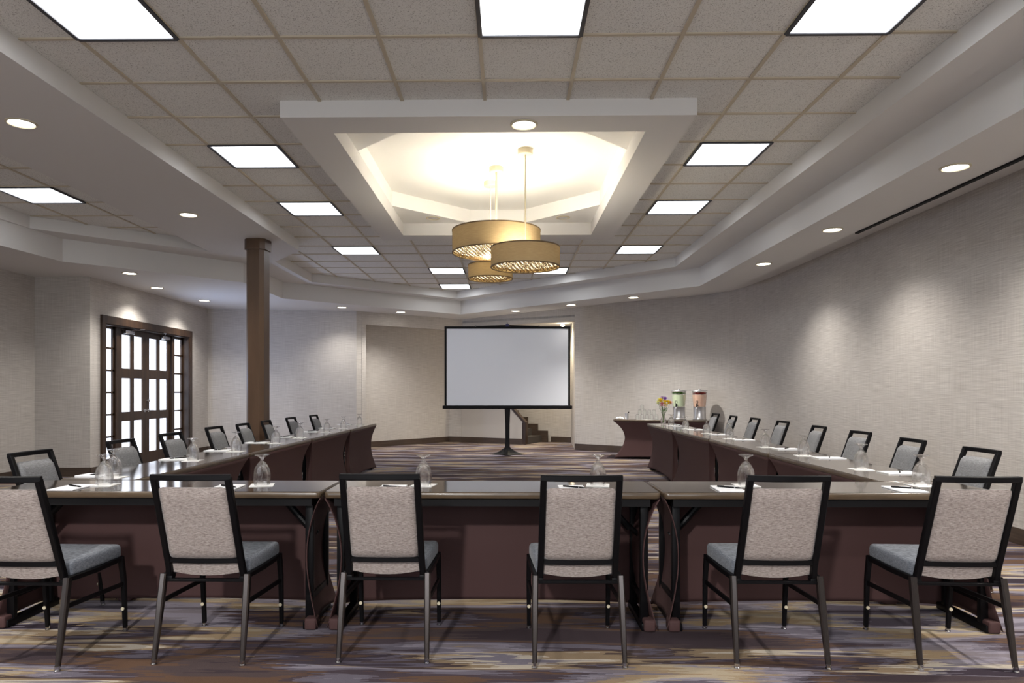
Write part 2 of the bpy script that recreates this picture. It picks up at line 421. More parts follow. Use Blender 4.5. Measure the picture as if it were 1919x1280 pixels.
# ceilings: tile field with the coffer opening, soffits with stepped openings
CI = (-1.37, 1.065, 5.48, 9.10); CO = (-1.69, 1.38, 5.16, 9.40)
T1 = [(2.67, YB), (2.67, 11.31), (-1.12, 15.10), (-3.60, 12.76), (-3.60, 10.76), (-2.98, 9.93), (-2.98, YB)]
T2 = [(-4.27, YB), (-4.27, 9.93), (-5.256, 9.10), (-5.856, 8.49), (-5.87, 7.5), (-5.87, YB)]
LH = [(3.08, YB), (3.08, 11.36), (-1.06, 15.50), (-4.13, 12.76), (-4.13, 10.87), (-5.455, 9.44), (-5.83, 9.08), (-5.90, 8.05), (-5.90, YB)]
f = MB(); f.prism([(-7.0, YB), (4.2, YB), (4.2, 12), (0, 16.5), (-7, 14.2)], ZT, ZT + .03,
                  holes=[[(CO[0] + .05, CO[2] + .05), (CO[0] + .05, CO[3] - .05), (CO[1] - .05, CO[3] - .05), (CO[1] - .05, CO[2] + .05)]])
f.build('ceiling', MAT['tile'], kind='structure', smooth=0)
def shr(poly):   # openings closed a little before the wall behind the camera
    return [(x, (y if y > YB + .01 else YB + .05)) for x, y in poly]
f = MB(); f.prism([(-7.0, YB), (3.7, YB), (3.7, 11.6), (-1.08, 16.4), (-3.3, 14.7), (-6.1, 14.2), (-6.1, 10.2), (-7.0, 10.2)], ZU, ZT - .002, holes=[shr(T1), shr(T2)])
f.build('ceiling_upper_soffit', MAT['plaster'], kind='structure', smooth=0)
f = MB(); f.prism([(-7.03, YB), (3.70, YB), (3.70, 11.65), (2.436, 13.03), (1.743, 13.78), (-1.09, 16.57), (-3.05, 14.947), (-3.22, 14.80), (-6.2, 14.36), (-6.2, 10.30), (-7.03, 10.30)],
                  ZL, ZU, holes=[shr(LH)])
f.build('ceiling_lower_soffit', MAT['plaster'], kind='structure', smooth=0)
f = MB(); f.prism([(3.70, YB), (4.23, YB), (4.23, 11.2), (4.17, 12.4), (4.05, 12.95), (3.45, 13.7), (1.43, 15.2), (-1.09, 16.57), (1.743, 13.78), (2.436, 13.03), (3.70, 11.65)], ZR, ZR + .05)
f.build('ceiling_strip_right', MAT['plaster'], kind='structure', smooth=0)
f = MB(); f.box((3.712, (YB + 7.55) / 2, ZL + .035), (0.036, 7.55 - YB, 0.10)); f.build('trim_1', MAT['blackm'], kind='structure', smooth=0)

# ceiling grid bars
def spans(poly, axis, v):
    xs = []; n = len(poly)
    for i in range(n):
        a, b = poly[i], poly[(i + 1) % n]
        a0, b0 = a[axis], b[axis]
        if (a0 - v) * (b0 - v) < 0:
            t = (v - a0) / (b0 - a0); xs.append(a[1 - axis] + t * (b[1 - axis] - a[1 - axis]))
    xs.sort(); return list(zip(xs[::2], xs[1::2]))
def sub(sp, lo, hi):
    r = []
    for a, b in sp:
        if hi <= a or lo >= b: r.append((a, b)); continue
        if a < lo: r.append((a, lo))
        if b > hi: r.append((hi, b))
    return r
GX, GY, G = -0.175, 4.226, 0.61
def gridbars(name, poly, gx, coffer):
    f = MB()
    for k in range(-20, 25):
        v = gx + k * G; sp = spans(poly, 0, v)
        if coffer and CO[0] < v < CO[1]: sp = sub(sp, CO[2], CO[3])
        for a, b in sp: f.box((v, (a + b) / 2, ZT - .003), (0.024, b - a, 0.014))
        v = GY + k * G; sp = spans(poly, 1, v)
        if coffer and CO[2] < v < CO[3]: sp = sub(sp, CO[0], CO[1])
        for a, b in sp: f.box(((a + b) / 2, v, ZT - .0025), (b - a, 0.024, 0.013))
    return f.build(name, MAT['tbar'], kind='structure', smooth=0)
gridbars('trim_2', shr(T1), GX, True); gridbars('trim_3', shr(T2), -4.81, False)

# coffer
f = MB()
rect = lambda c: [(c[0], c[2]), (c[1], c[2]), (c[1], c[3]), (c[0], c[3])]
f.prism(rect(CO), 3.29, 3.448, holes=[rect(CI)])
f.build('ceiling_coffer_frame', MAT['plaster'], kind='structure', smooth=0)
c8 = 0.87; x0, x1, y0, y1 = CI
octo = [(x0, y0 + c8), (x0, y1 - c8), (x0 + c8, y1), (x1 - c8, y1), (x1, y1 - c8), (x1, y0 + c8), (x1 - c8, y0), (x0 + c8, y0)]
f = MB(); e = .02
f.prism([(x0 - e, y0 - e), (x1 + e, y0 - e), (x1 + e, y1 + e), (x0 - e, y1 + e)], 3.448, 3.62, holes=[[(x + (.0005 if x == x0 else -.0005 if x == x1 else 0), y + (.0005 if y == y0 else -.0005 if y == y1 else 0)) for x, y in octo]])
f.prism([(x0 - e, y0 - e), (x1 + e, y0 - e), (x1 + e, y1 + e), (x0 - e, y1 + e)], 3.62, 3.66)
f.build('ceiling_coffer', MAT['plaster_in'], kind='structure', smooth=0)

# column
f = MB(); ch = .055; a = .125
def octp(a, ch): return [(-a + ch, -a), (a - ch, -a), (a, -a + ch), (a, a - ch), (a - ch, a), (-a + ch, a), (-a, a - ch), (-a, -a + ch)]
col = thing('column', 'tall brown chamfered column rising behind the left row of chairs', 'column', (-3.31, 9.22, 0), -0.12)
f.prism(octp(.122, .045), 0, 3.14); f.build('shaft', MAT['column'], col, smooth=0)
f = MB(); f.prism(octp(.142, .05), 3.12, ZU - .001); f.build('cap', MAT['column'], col, smooth=0)
f = MB(); f.prism(octp(.137, .05), 0, .133); f.build('base', MAT['base'], col, smooth=0)

# doors (recessed in the left wall)
XD = -6.32
f = MB(); dm = MAT['doorwood']
W = 0.105
f.box((-6.19, D0 - W / 2 + .02, DT / 2 + .02), (.05, W, DT + .04)); f.box((-6.19, D1 + W / 2 - .02, DT / 2 + .02), (.05, W, DT + .04)); f.box((-6.19, (D0 + D1) / 2, DT + .04), (.054, D1 - D0 + 2 * W - .04, .12))
f.build('trim_4', dm, kind='structure', smooth=0)
f = MB()   # jamb box, mullions and sidelight framing
f.box((-6.29, D0 + .02, DT / 2), (.22, .04, DT)); f.box((-6.29, D1 - .02, DT / 2), (.22, .04, DT)); f.box((-6.29, (D0 + D1) / 2, DT - .02), (.22, D1 - D0, .04))
for y in (11.165, 13.01): f.box((XD, y, DT / 2), (.11, .10, DT))
f.build('trim_5', dm, kind='structure', smooth=0)
ym = 12.09; PX = XD - .035
for i, (ya, yb) in enumerate(((D0 + .04, 11.115), (13.06, D1 - .04))):
    rt = bpy.data.objects.new('window_%d' % (i + 1), None); COL.objects.link(rt); rt['kind'] = 'structure'; rt.location = (XD, (ya + yb) / 2, 0)
    f = MB(); h = yb - ya; s = .055
    f.box((0, -h / 2 + s / 2, DT / 2 - .02), (.05, s, DT - .04)); f.box((0, h / 2 - s / 2, DT / 2 - .02), (.05, s, DT - .04))
    f.box((0, 0, .10), (.05, h, .20)); f.box((0, 0, DT - .055), (.05, h, .05))
    for k in range(1, 6): f.box((0, 0, 2.28 - k * .350 + .014), (.05, h, .028))
    f.build('window_frame', dm, rt, smooth=0)
    f = MB(); f.box((-.01, 0, 1.24), (.012, h - .06, 2.10)); f.build('pane', MAT['pane'], rt, smooth=0)
for i, sg in enumerate((-1, 1)):
    dr = bpy.data.objects.new('door_%d' % (i + 1), None); COL.objects.link(dr); dr['kind'] = 'structure'; dr.location = (XD, ym + sg * .436, 0)
    h = .866; f = MB(); t = .045
    z = [(0.01, .215), (.775, .925), (1.478, 1.640), (2.190, 2.285)]
    for za, zb in z: f.box((0, 0, (za + zb) / 2), (t, h, zb - za))
    for yy, w in ((-h / 2 + .055, .11), (h / 2 - .055, .11), (0, .10)):
        f.box((0, yy, 1.148), (t - .004, w, 2.274))
    f.build('door_frame', dm, dr, smooth=0)
    f = MB(); f.box((-.005, 0, 1.2), (.01, h - .1, 2.0)); f.build('pane', MAT['pane'], dr, smooth=0)
    f = MB(); yh = -sg * (h / 2 - .055)
    f.lathe([(0, 0), (.028, 0), (.028, .012), (0, .012)], 16); f.bm.transform(Matrix.Translation((t / 2, yh, .93)) @ Matrix.Rotation(PI / 2, 4, 'Y'))
    f.tube([(t / 2 + .01, yh, .93), (t / 2 + .05, yh, .93), (t / 2 + .055, yh + sg * .03, .93), (t / 2 + .055, yh + sg * .12, .925)], .009, 8)
    f.build('door_handle', MAT['chrome'], dr)
    if i == 1:
        f = MB(); f.lathe([(0, 0), (.03, 0), (.028, .02), (.012, .03), (0, .03)], 16); f.build('deadbolt', MAT['chrome'], dr, T=Matrix.Translation((t / 2, yh, 1.1)) @ Matrix.Rotation(PI / 2, 4, 'Y'))
    yc = -sg * .0 - sg * .12 if i == 0 else .17
    f = MB(); f.box((t / 2 + .035, -.18 if i == 0 else .18, 2.235), (.06, .27, .06), bev=.006); f.build('door_closer', MAT['chrome'], dr)
    f = MB(); f.tube([(t / 2 + .05, -.12 if i == 0 else .1, 2.27), (t / 2 + .16, .08 if i == 0 else -.05, 2.30), (t / 2 + .02, .2 if i == 0 else -.16, 2.31)], .008, 6); f.build('closer_arm', MAT['chrome'], dr)

# stairs in the alcove
su = Vector((-.894, .447, 0)); sn = Vector((.447, .894, 0)); S0 = Vector((.40, 16.62, 0))
Ts = Matrix(((su.x, sn.x, 0, S0.x), (su.y, sn.y, 0, S0.y), (0, 0, 1, 0), (0, 0, 0, 1)))
st = thing('staircase', 'dark carpeted stairs climbing left behind the projection screen', 'stairs', S0)
Tl = Matrix(((su.x, sn.x, 0, 0), (su.y, sn.y, 0, 0), (0, 0, 1, 0), (0, 0, 0, 1)))
Txz = Matrix(((1, 0, 0, 0), (0, 0, 1, 0), (0, 1, 0, 0), (0, 0, 0, 1)))    # local (x,y,z)->(x,z,y)
poly = [(0, 0)]
for k in range(6): poly += [(k * .27, (k + 1) * .165), ((k + 1) * .27, (k + 1) * .165)]
poly += [(6 * .27, 0)]
f = MB(); f.extr(poly, Tl @ Matrix.Translation((0, .10, 0)) @ Txz, .84); f.build('steps', simple('stair_carpet', rgb(70, 64, 60), .9, bump=.4), st, smooth=0)
f = MB(); sk = [(-.16, 0), (-.16, .13)]
for k in range(6): sk += [(k * .27 - .16, (k + 1) * .165 + .12), ((k + 1) * .27 - .16, (k + 1) * .165 + .12)]
sk += [(6 * .27 - .16, 0)]
f.extr(sk, Tl @ Matrix.Translation((0, .94, 0)) @ Txz, .03); f.build('skirt_board', MAT['base'], st, smooth=0)
f = MB(); f.extr([(0, .133), (0, .46), (1.76, 2.22), (1.76, .133)], Tl @ Txz, .10)
o = f.build('side_wall', MAT['wall'], st, smooth=0)
f = MB(); f.box((.04, .05, .26), (.09, .13, .52)); f.bm.transform(Tl); f.build('newel_post', MAT['doorwood'], st, smooth=0)
f = MB(); f.extr([(0.0, .46), (0.0, .53), (1.72, 2.25), (1.72, 2.18)], Tl @ Matrix.Translation((0, -.015, 0)) @ Txz, .13); f.build('sloping_cap', MAT['doorwood'], st, smooth=0)
f = MB(); f.box((.90, -.007, .066), (1.72, .014, .133)); f.bm.transform(Tl); f.build('baseboard', MAT['base'], st, smooth=0)

# ------------------------------------------------------------------ ceiling lights
def spotlight(loc, e, size=2.3, blend=0.9, col=(1, .955, .89), r=.05, parent=None, rot=(0, 0, 0)):
    d = bpy.data.lights.new('lamp_beam', 'SPOT'); d.energy = e; d.spot_size = size; d.spot_blend = blend; d.color = col; d.shadow_soft_size = r
    o = bpy.data.objects.new('lamp_beam', d); COL.objects.link(o); o.location = loc; o.rotation_euler = rot
    if parent: o.parent = parent
    return o
def ceiling_light():
    t = thing('ceiling_light', '', 'ceiling light')
    f = MB(); w, h = .602, .030
    for s in (-1, 1): f.box((s * (w / 2 - w * 0 - h / 2 + .015), 0, -.006), (.026, w, .014)); f.box((0, s * (w / 2 - h / 2 + .015), -.006), (w, .026, .014))
    f.build('frame', MAT['panelframe'], t, smooth=0)
    f = MB(); f.box((0, 0, -.003), (.572, .572, .006)); f.build('diffuser', MAT['panel'], t, smooth=0)
    return t
cl0 = None
CL = [((-2.31, 3.921), 'bright square ceiling panel light cut off at top left corner of view'),
      ((0.13, 3.921), 'bright square ceiling panel light cut off at top centre of view'),
      ((1.96, 3.921), 'bright square ceiling panel light cut off at top right of view'),
      ((-2.31, 6.361), 'nearest full ceiling panel light left of the coffer'),
      ((1.96, 6.361), 'nearest full ceiling panel light right of the coffer'),
      ((-2.31, 8.191), 'second full ceiling panel light left of the coffer'),
      ((1.96, 8.191), 'second full ceiling panel light right of the coffer'),
      ((-2.31, 10.631), 'small far ceiling panel light left of the coffer, near the column'),
      ((1.96, 10.631), 'small far ceiling panel light right beyond the coffer'),
      ((-1.09, 12.461), 'far ceiling panel light just left of the pendant drums'),
      ((0.74, 12.461), 'far ceiling panel light half hidden behind the right pendant drum'),
      ((-1.09, 14.291), 'farthest ceiling panel light, below the smallest pendant drum'),
      ((-5.105, 7.581), 'ceiling panel light in the separate tiled bay at far left')]
for k, ((x, y), lab) in enumerate(CL):
    if cl0 is None: cl0 = ceiling_light(); cl0.location = (x, y, ZT - .006); cl0['label'] = lab; cl0['group'] = 'square ceiling panel lights'
    else: dup(cl0, (x, y, ZT - .006), 0, lab)
for x, y in ((-2.31, 1.481), (.13, 1.481), (1.96, 1.481), (-2.31, -.959), (.13, -.959), (1.96, -.959), (-5.105, 5.141), (-5.105, 2.701)):  # unseen panels added to help brighten the room
    dup(cl0, (x, y, ZT - .006), 0, 'square ceiling panel light over the camera side of the room, outside the view', 'ceiling panel lights outside the view')

def downlight():
    t = thing('recessed_downlight', '', 'downlight')
    f = MB(); f.lathe([(.088, -.001), (.105, -.001), (.105, -.006), (.092, -.012), (.084, -.006)], 32, closed=True); f.build('trim_ring', MAT['cream'], t)
    f = MB(); f.lathe([(0, -.004), (.086, -.004), (.086, -.001), (0, -.001)], 32); f.build('lamp', MAT['lamp'], t)
    return t
DL = [((-3.615, 5.15), ZU, 'downlight at far left edge, in the left beam soffit', 45),
      ((-3.612, 7.86), ZU, 'downlight in the left beam soffit nearer the column', 45),
      ((-5.43, 9.97), ZL, 'starburst downlight left above the double doors', 60),
      ((-5.753, 11.39), ZL, 'middle downlight of three above the double doors', 60),
      ((-5.68, 13.01), ZL, 'downlight above the right side of the double doors', 60),
      ((-3.36, 14.09), ZL, 'downlight in the back soffit, just right of the column', 38),
      ((-2.307, 14.97), ZL, 'downlight above the recessed back wall left of the screen', 75),
      ((0.143, 14.81), ZL, 'downlight directly above the projection screen', 90),
      ((1.22, 13.77), ZL, 'downlight above right end of the projection screen', 3),
      ((2.248, 12.69), ZL, 'downlight above the beverage table', 150),
      ((3.383, 9.37), ZL, 'third downlight along the right soffit from the camera', 60),
      ((3.387, 7.40), ZL, 'second downlight along the right soffit from the camera', 60),
      ((3.369, 5.35), ZL, 'nearest downlight on the right soffit, beside the black slot', 60),
      ((0.116, 5.32), 3.29, 'small downlight in the near rim of the coffer', 25)]
dl0 = None
for (x, y), z, lab, e in DL:
    if dl0 is None: dl0 = downlight(); dl0.location = (x, y, z); dl0['label'] = lab; dl0['group'] = 'round recessed downlights'
    else: dup(dl0, (x, y, z), 0, lab)
    spotlight((x, y, z - .03), e * 1.5, size=1.5 if e == 3 else 2.2, blend=1.0)
for x, y in ((3.38, 3.3), (3.38, 1.2), (-3.61, 2.4)):  # unseen downlights added for more light from the camera side
    dup(dl0, (x, y, ZL if x > 0 else ZU), 0, 'recessed downlight outside the view on the camera side', 'recessed downlights outside the view')
    spotlight((x, y, (ZL if x > 0 else ZU) - .03), 150)
for i, x in enumerate((-.95, .68)):   # unlit ones in the coffer corners
    t = thing('coffer_downlight', 'unlit round downlight in the %s far corner of the coffer' % ('left' if i == 0 else 'right'), 'downlight', (x, 8.82, 3.448), group='unlit coffer downlights')
    f = MB(); f.lathe([(.07, -.001), (.088, -.001), (.088, -.007), (.075, -.012), (.068, -.006)], 32, closed=True); f.build('trim_ring', MAT['cream'], t)
    f = MB(); f.lathe([(0, -.002), (.07, -.002), (.07, -.0005), (0, -.0005)], 32); f.build('lens', MAT['steel'], t)
t = thing('spotlight', 'bright warm spotlight glowing behind the top right corner of the screen', 'spotlight', (1.27, 16.55, 2.87))
f = MB(); f.lathe([(0, 0), (.05, 0), (.05, -.01), (.012, -.012), (.012, -.03), (0, -.03)], 24); f.build('mount', MAT['cream'], t)
f = MB(); f.lathe([(0, -.028), (.03, -.032), (.045, -.05), (.04, -.07), (.02, -.082), (0, -.085)], 24); f.build('bulb', MAT['spot'], t)
spotlight((1.2, 16.45, 2.77), 110, size=2.9, col=(1, .86, .62))
# unseen key spot added over the camera side
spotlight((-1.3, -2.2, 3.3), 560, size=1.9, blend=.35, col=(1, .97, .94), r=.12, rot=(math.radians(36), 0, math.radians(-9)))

# ------------------------------------------------------------------ pendants
def pendant(loc, r, zt, zb, rod, label):
    t = thing('pendant_lamp', label, 'pendant lamp', (loc[0], loc[1], 3.62), group='cluster of drum pendants')
    a, b = zt - 3.62, zb - 3.62
    f = MB(); f.lathe([(0, 0), (.075, 0), (.075, -.045), (.07, -.052), (0, -.052)], 32); f.build('canopy', MAT['cream'], t)
    f = MB(); f.tube([(0, 0, -.05), (0, 0, b + .06)], rod, 10)
    for k in range(3):
        an = k * 2 * PI / 3 + .4; f.tube([(0, 0, a - .02), (math.cos(an) * (r - .004), math.sin(an) * (r - .004), a - .02)], .004, 6)
    f.build('rod', MAT['cream'], t)
    f = MB(); f.lathe([(r, a), (r, b), (r - .004, b), (r - .004, a)], 72, closed=True); f.build('shade', MAT['shade'], t)
    f = MB()
    for z in (a, b): f.lathe([(r + .003, z - .006), (r + .003, z + .006), (r - .007, z + .006), (r - .007, z - .006)], 72, closed=True)
    f.build('shade_rim', MAT['bronze'], t)
    # woven lattice of wavy ribbons closing the bottom
    f = MB(); sp = .030; zl = b + .010
    for s in (0, 1):
        k = -int(r / sp)
        while k * sp < r - .012:
            c = k * sp; L = math.sqrt(max(0, (r - .01) ** 2 - c * c)); n = max(4, int(2 * L / .022)); pts = []
            for i in range(n + 1):
                u = -L + 2 * L * i / n; w = c + .008 * math.sin(u * 120 + k * 2.1) * (1 if abs(u) < L - .02 else 0)
                z = zl + .004 * math.sin(u * PI / sp + k * PI + s * PI)
                p = (u, w) if s == 0 else (w, u)
                an = .6; pts.append((p[0] * math.cos(an) - p[1] * math.sin(an), p[0] * math.sin(an) + p[1] * math.cos(an), z))
            if L > .03: f.bar(pts, .0085, .003, side=(-math.sin(.6), math.cos(.6), 0) if s == 0 else (math.cos(.6), math.sin(.6), 0))
            k += 1
    f.build('lattice', MAT['gold'], t)
    f = MB(); f.lathe([(0, b + .034), (r - .006, b + .034), (r - .006, b + .038), (0, b + .038)], 64); f.build('diffuser', MAT['diff'], t)
    nb = 3 if r > .4 else 2
    for k in range(nb):
        f = MB(); an = k * 2 * PI / nb + .5; rr = r * .45; f.lathe([(0, b + .05), (.025, b + .055), (.034, b + .08), (.026, b + .11), (.012, b + .125), (0, b + .125)], 16, c=(rr * math.cos(an), rr * math.sin(an), 0))
        f.build('bulb', MAT['bulb'], t)
    d = bpy.data.lights.new('pendant_glow', 'POINT'); d.energy = 5 * (r / .33) ** 1.3; d.color = (1, .88, .68); d.shadow_soft_size = .06
    o = bpy.data.objects.new('pendant_glow', d); COL.objects.link(o); o.location = (loc[0], loc[1] , zb + .13)
    d.use_shadow = True
    return t
pendant((-.130, 7.38), .463, 2.952, 2.722, .011, 'largest gold linen drum pendant, upper left of the three')
pendant((.162, 6.83), .335, 2.662, 2.474, .0075, 'medium gold drum pendant, right and nearest of the three')
pendant((-.205, 7.89), .250, 2.684, 2.530, .0065, 'smallest gold drum pendant, lowest in view of the three')
# uplight inside the coffer comes from the open tops of the drums
def area(loc, sx, e, col, rot):
    d = bpy.data.lights.new('drum_uplight', 'SPOT'); d.spot_size = 2.95; d.spot_blend = .25; d.shadow_soft_size = sx * .3; d.energy = e * 1.45; d.color = col
    o = bpy.data.objects.new('drum_uplight', d); COL.objects.link(o); o.location = loc; o.rotation_euler = rot
area((-.13, 7.38, 2.85), .55, 16, (1, .985, .955), (PI, 0, 0)); area((.162, 6.83, 2.585), .4, 7, (1, .985, .955), (PI, 0, 0)); area((-.205, 7.89, 2.62), .3, 3, (1, .985, .955), (PI, 0, 0))

# ------------------------------------------------------------------ chairs
def back_x(w, z): return w * (1 + .03 * (.885 - z) / .5)
def by(z):        # y of the back frame at height z
    return -.345 + (.885 - z) / .5 * .175 if z > .385 else -.17
def make_chair():
    t = thing('banquet_chair', '', 'chair')
    # back frame: two uprights and a slightly bowed top rail, one bent tube
    f = MB(); w = .170
    for s in (-1, 1):
        f.bar([(s * back_x(w, z), by(z), z) for z in (.875, .70, .52, .44)] + [(s * .178, -.178, .395), (s * .178, -.15, .378)], .028, .030, side=(1, 0, 0))
    n = 8; pts = [((-1 + 2 * i / n) * (w + .012), -.345 - .018 * (1 - (-1 + 2 * i / n) ** 2) + .004, .8785) for i in range(n + 1)]
    f.bar(pts, .028, .024, side=(0, 0, 1))
    pts = [((-1 + 2 * i / n) * .175, by(.47) - .014 * (1 - (-1 + 2 * i / n) ** 2), .470 ) for i in range(n + 1)]
    f.bar(pts, .024, .018, side=(0, 0, 1))
    f.build('back_frame', MAT['black'], t)
    # upholstered back: rear panel and front cushion
    def pad(th0, th1, zt, zb, hw, bow):
        def fn(u, v):
            # closed superellipse-like section
            return None
        m = MB(); nx, nz = 14, 14
        def P(i, j, side):
            a = -1 + 2 * i / nx; c = -1 + 2 * j / nz
            # rounded corners
            x = a; z = c
            rr = .12
            if abs(a) > 1 - rr and abs(c) > 1 - rr:
                da = (abs(a) - (1 - rr)) / rr; dc = (abs(c) - (1 - rr)) / rr; q = math.hypot(da, dc)
                mxx = max(da, dc); k = mxx / q if q > 0 else 1
                x = math.copysign(1 - rr + rr * da * k, a); z = math.copysign(1 - rr + rr * dc * k, c)
            zz = (zt + zb) / 2 + z * (zt - zb) / 2
            edge = max(0.0, 1 - max(abs(a), abs(c)) ** 8)
            th = th1 if side > 0 else th0
            y = by(zz) - bow * (1 - a * a) + side * (.004 + th * edge ** .5)
            return Vector((x * hw * (1 + .03 * (.885 - zz) / .5), y, zz))
        for side in ((-1,) if th1 is None else (1,) if th0 is None else (-1, 1)):
            vs = [[m.bm.verts.new(P(i, j, side)) for j in range(nz + 1)] for i in range(nx + 1)]
            vb = [[m.bm.verts.new(P(i, j, 0) if False else Vector((P(i, j, side).x, by(P(i, j, side).z) - bow * (1 - (-1 + 2 * i / nx) ** 2), P(i, j, side).z))) for j in range(nz + 1)] for i in range(nx + 1)]
            for G_ in (vs, vb):
                for i in range(nx):
                    for j in range(nz): m.bm.faces.new((G_[i][j], G_[i + 1][j], G_[i + 1][j + 1], G_[i][j + 1]))
            for i in range(nx):
                m.bm.faces.new((vs[i][0], vs[i + 1][0], vb[i + 1][0], vb[i][0])); m.bm.faces.new((vs[i][nz], vs[i + 1][nz], vb[i + 1][nz], vb[i][nz]))
            for j in range(nz):
                m.bm.faces.new((vs[0][j], vs[0][j + 1], vb[0][j + 1], vb[0][j])); m.bm.faces.new((vs[nx][j], vs[nx][j + 1], vb[nx][j + 1], vb[nx][j]))
        return m
    pad(.014, None, .832, .480, .158, .012).build('back_panel', MAT['chair_back'], t, smooth=60)
    pad(None, .030, .832, .478, .156, .012).build('backrest', MAT['chair_grey'], t, smooth=60)
    # lower upholstered tail of the back showing under the cross rail
    f = MB(); nx = 12
    def tail(u, v):
        a = -1 + 2 * u; zb = .408 - .016 * (1 - a * a) ; z = .462 + (zb - .462) * v
        return Vector((a * .160, -.190 - .006 * (1 - a * a) + .015 * v, z))
    def tail2(u, v):
        p = tail(u, v); return Vector((p.x, p.y + .03, p.z))
    f.grid(tail, nx, 4); f.grid(tail2, nx, 4)
    f.grid(lambda u, v: tail(u, 1).lerp(tail2(u, 1), v), nx, 1); f.grid(lambda u, v: tail(u, 0).lerp(tail2(u, 0), v), nx, 1)
    for q in (0, 1): f.grid(lambda u, v: tail(q, u).lerp(tail2(q, u), v), 4, 1)
    f.build('back_tail', MAT['chair_back'], t, smooth=50)
    # seat cushion, waterfall edges
    f = MB(); f.box((0, .045, .430), (.415, .395, .075), bev=.022, seg=4)
    for v in f.bm.verts:
        if v.co.z > .44: v.co.z += .010 * (1 - (v.co.x / .21) ** 2) * (1 - ((v.co.y - .035) / .21) ** 2)
        k = (v.co.y + .17) / .42; v.co.x *= .93 + .09 * k
    f.build('seat', MAT['seat'], t, smooth=50)
    f = MB()
    for s in (-1, 1):
        f.bar([(s * .196, -.185, .392), (s * .203, .02, .386), (s * .210, .235, .392)], .022, .026, side=(1, 0, 0))
    f.bar([(-.20, .225, .385), (.20, .225, .385)], .022, .022, side=(0, 1, 0)); f.bar([(-.20, -.185, .372), (.20, -.185, .372)], .014, .022, side=(0, 0, 1))
    for s in (-1, 1): f.box((s * .176, -.175, .378), (.032, .035, .026), bev=.003)
    f.build('seat_frame', MAT['black'], t)
    for s in (-1, 1):
        f = MB(); f.bar([(s * .200, -.188, .402), (s * .203, -.215, .27), (s * .207, -.268, .018)], [.030, .030, .021], [.036, .034, .020], side=(1, 0, 0), bev=.2)
        l = f.build('leg', MAT['legm'], t)
        f = MB(); f.lathe([(0, 0), (.014, 0), (.014, .005), (.010, .008), (.012, .012), (.012, .024), (0, .024)], 14, c=(s * .207, -.271, 0)); f.build('glide', MAT['chrome'], l)
        f = MB(); f.bar([(s * .210, .228, .402), (s * .212, .25, .27), (s * .210, .268, .018)], [.026, .024, .020], [.028, .026, .020], side=(1, 0, 0))
        l = f.build('leg', MAT['black'], t)
        f = MB(); f.lathe([(0, 0), (.014, 0), (.014, .005), (.010, .008), (.012, .012), (.012, .024), (0, .024)], 14, c=(s * .210, .270, 0)); f.build('glide', MAT['chrome'], l)
        f = MB(); f.lathe([(0, 0), (.009, .001), (.009, .006), (0, .007)], 12); f.build('bumper', MAT['cream'], l, T=Matrix.Translation((s * .211, .245, .125)) @ Matrix.Rotation(PI / 2, 4, 'X'))
        f = MB(); f.bar([(s * .206, -.215, .275), (s * .211, .245, .255)], .012, .022, side=(1, 0, 0)); f.build('stretcher', MAT['black'], t)
    return t
chair0 = make_chair()
fr = [(-2.245, 3.42, -.02), (-1.437, 3.50, -.01), (-.588, 3.535, .0), (.322, 3.495, .015), (1.255, 3.50, -.01), (2.095, 3.485, -.05)]
flab = ['chair at left edge of the front row, partly out of frame', 'second chair from the left in the front row', 'third chair from the left in the front row, left of the table seam',
        'front row chair seen straight from behind, below the screen', 'second chair from the right in the front row', 'rightmost chair of the front row, seat visible on its left']
first = True
def place_chair(x, y, rz, lab, group):
    global first
    if first:
        first = False; chair0.location = (x, y, 0); chair0.rotation_euler = (0, 0, rz); chair0['label'] = lab; chair0['group'] = group; return chair0
    return dup(chair0, (x, y, 0), rz, lab, group)
for (x, y, rz), lab in zip(fr, flab):
    place_chair(x, y, rz, lab, 'front row chairs with backs to the camera')
RY = [(3.115, 4.68), (3.195, 5.61), (3.31, 6.64), (3.37, 7.68), (3.46, 8.90), (3.46, 9.90), (3.44, 10.80), (3.50, 11.90)]
for i, (x, y) in enumerate(RY):
    place_chair(x - .345, y, PI / 2 + random.uniform(-.06, .06), 'black framed grey chair, %s from the camera along the right wall' % ORD[i], 'chairs along the right arm of the tables')
LY = [(-3.01, 4.35), (-3.01, 5.39), (-3.05, 6.26), (-3.13, 7.38), (-3.10, 8.12), (-3.13, 9.0), (-3.13, 10.0), (-3.08, 11.0)]
for i, (x, y) in enumerate(LY):
    place_chair(x + .345, y, -PI / 2 + random.uniform(-.06, .06), 'black framed grey chair, %s from the camera along the left tables' % ORD[i], 'chairs along the left arm of the tables')

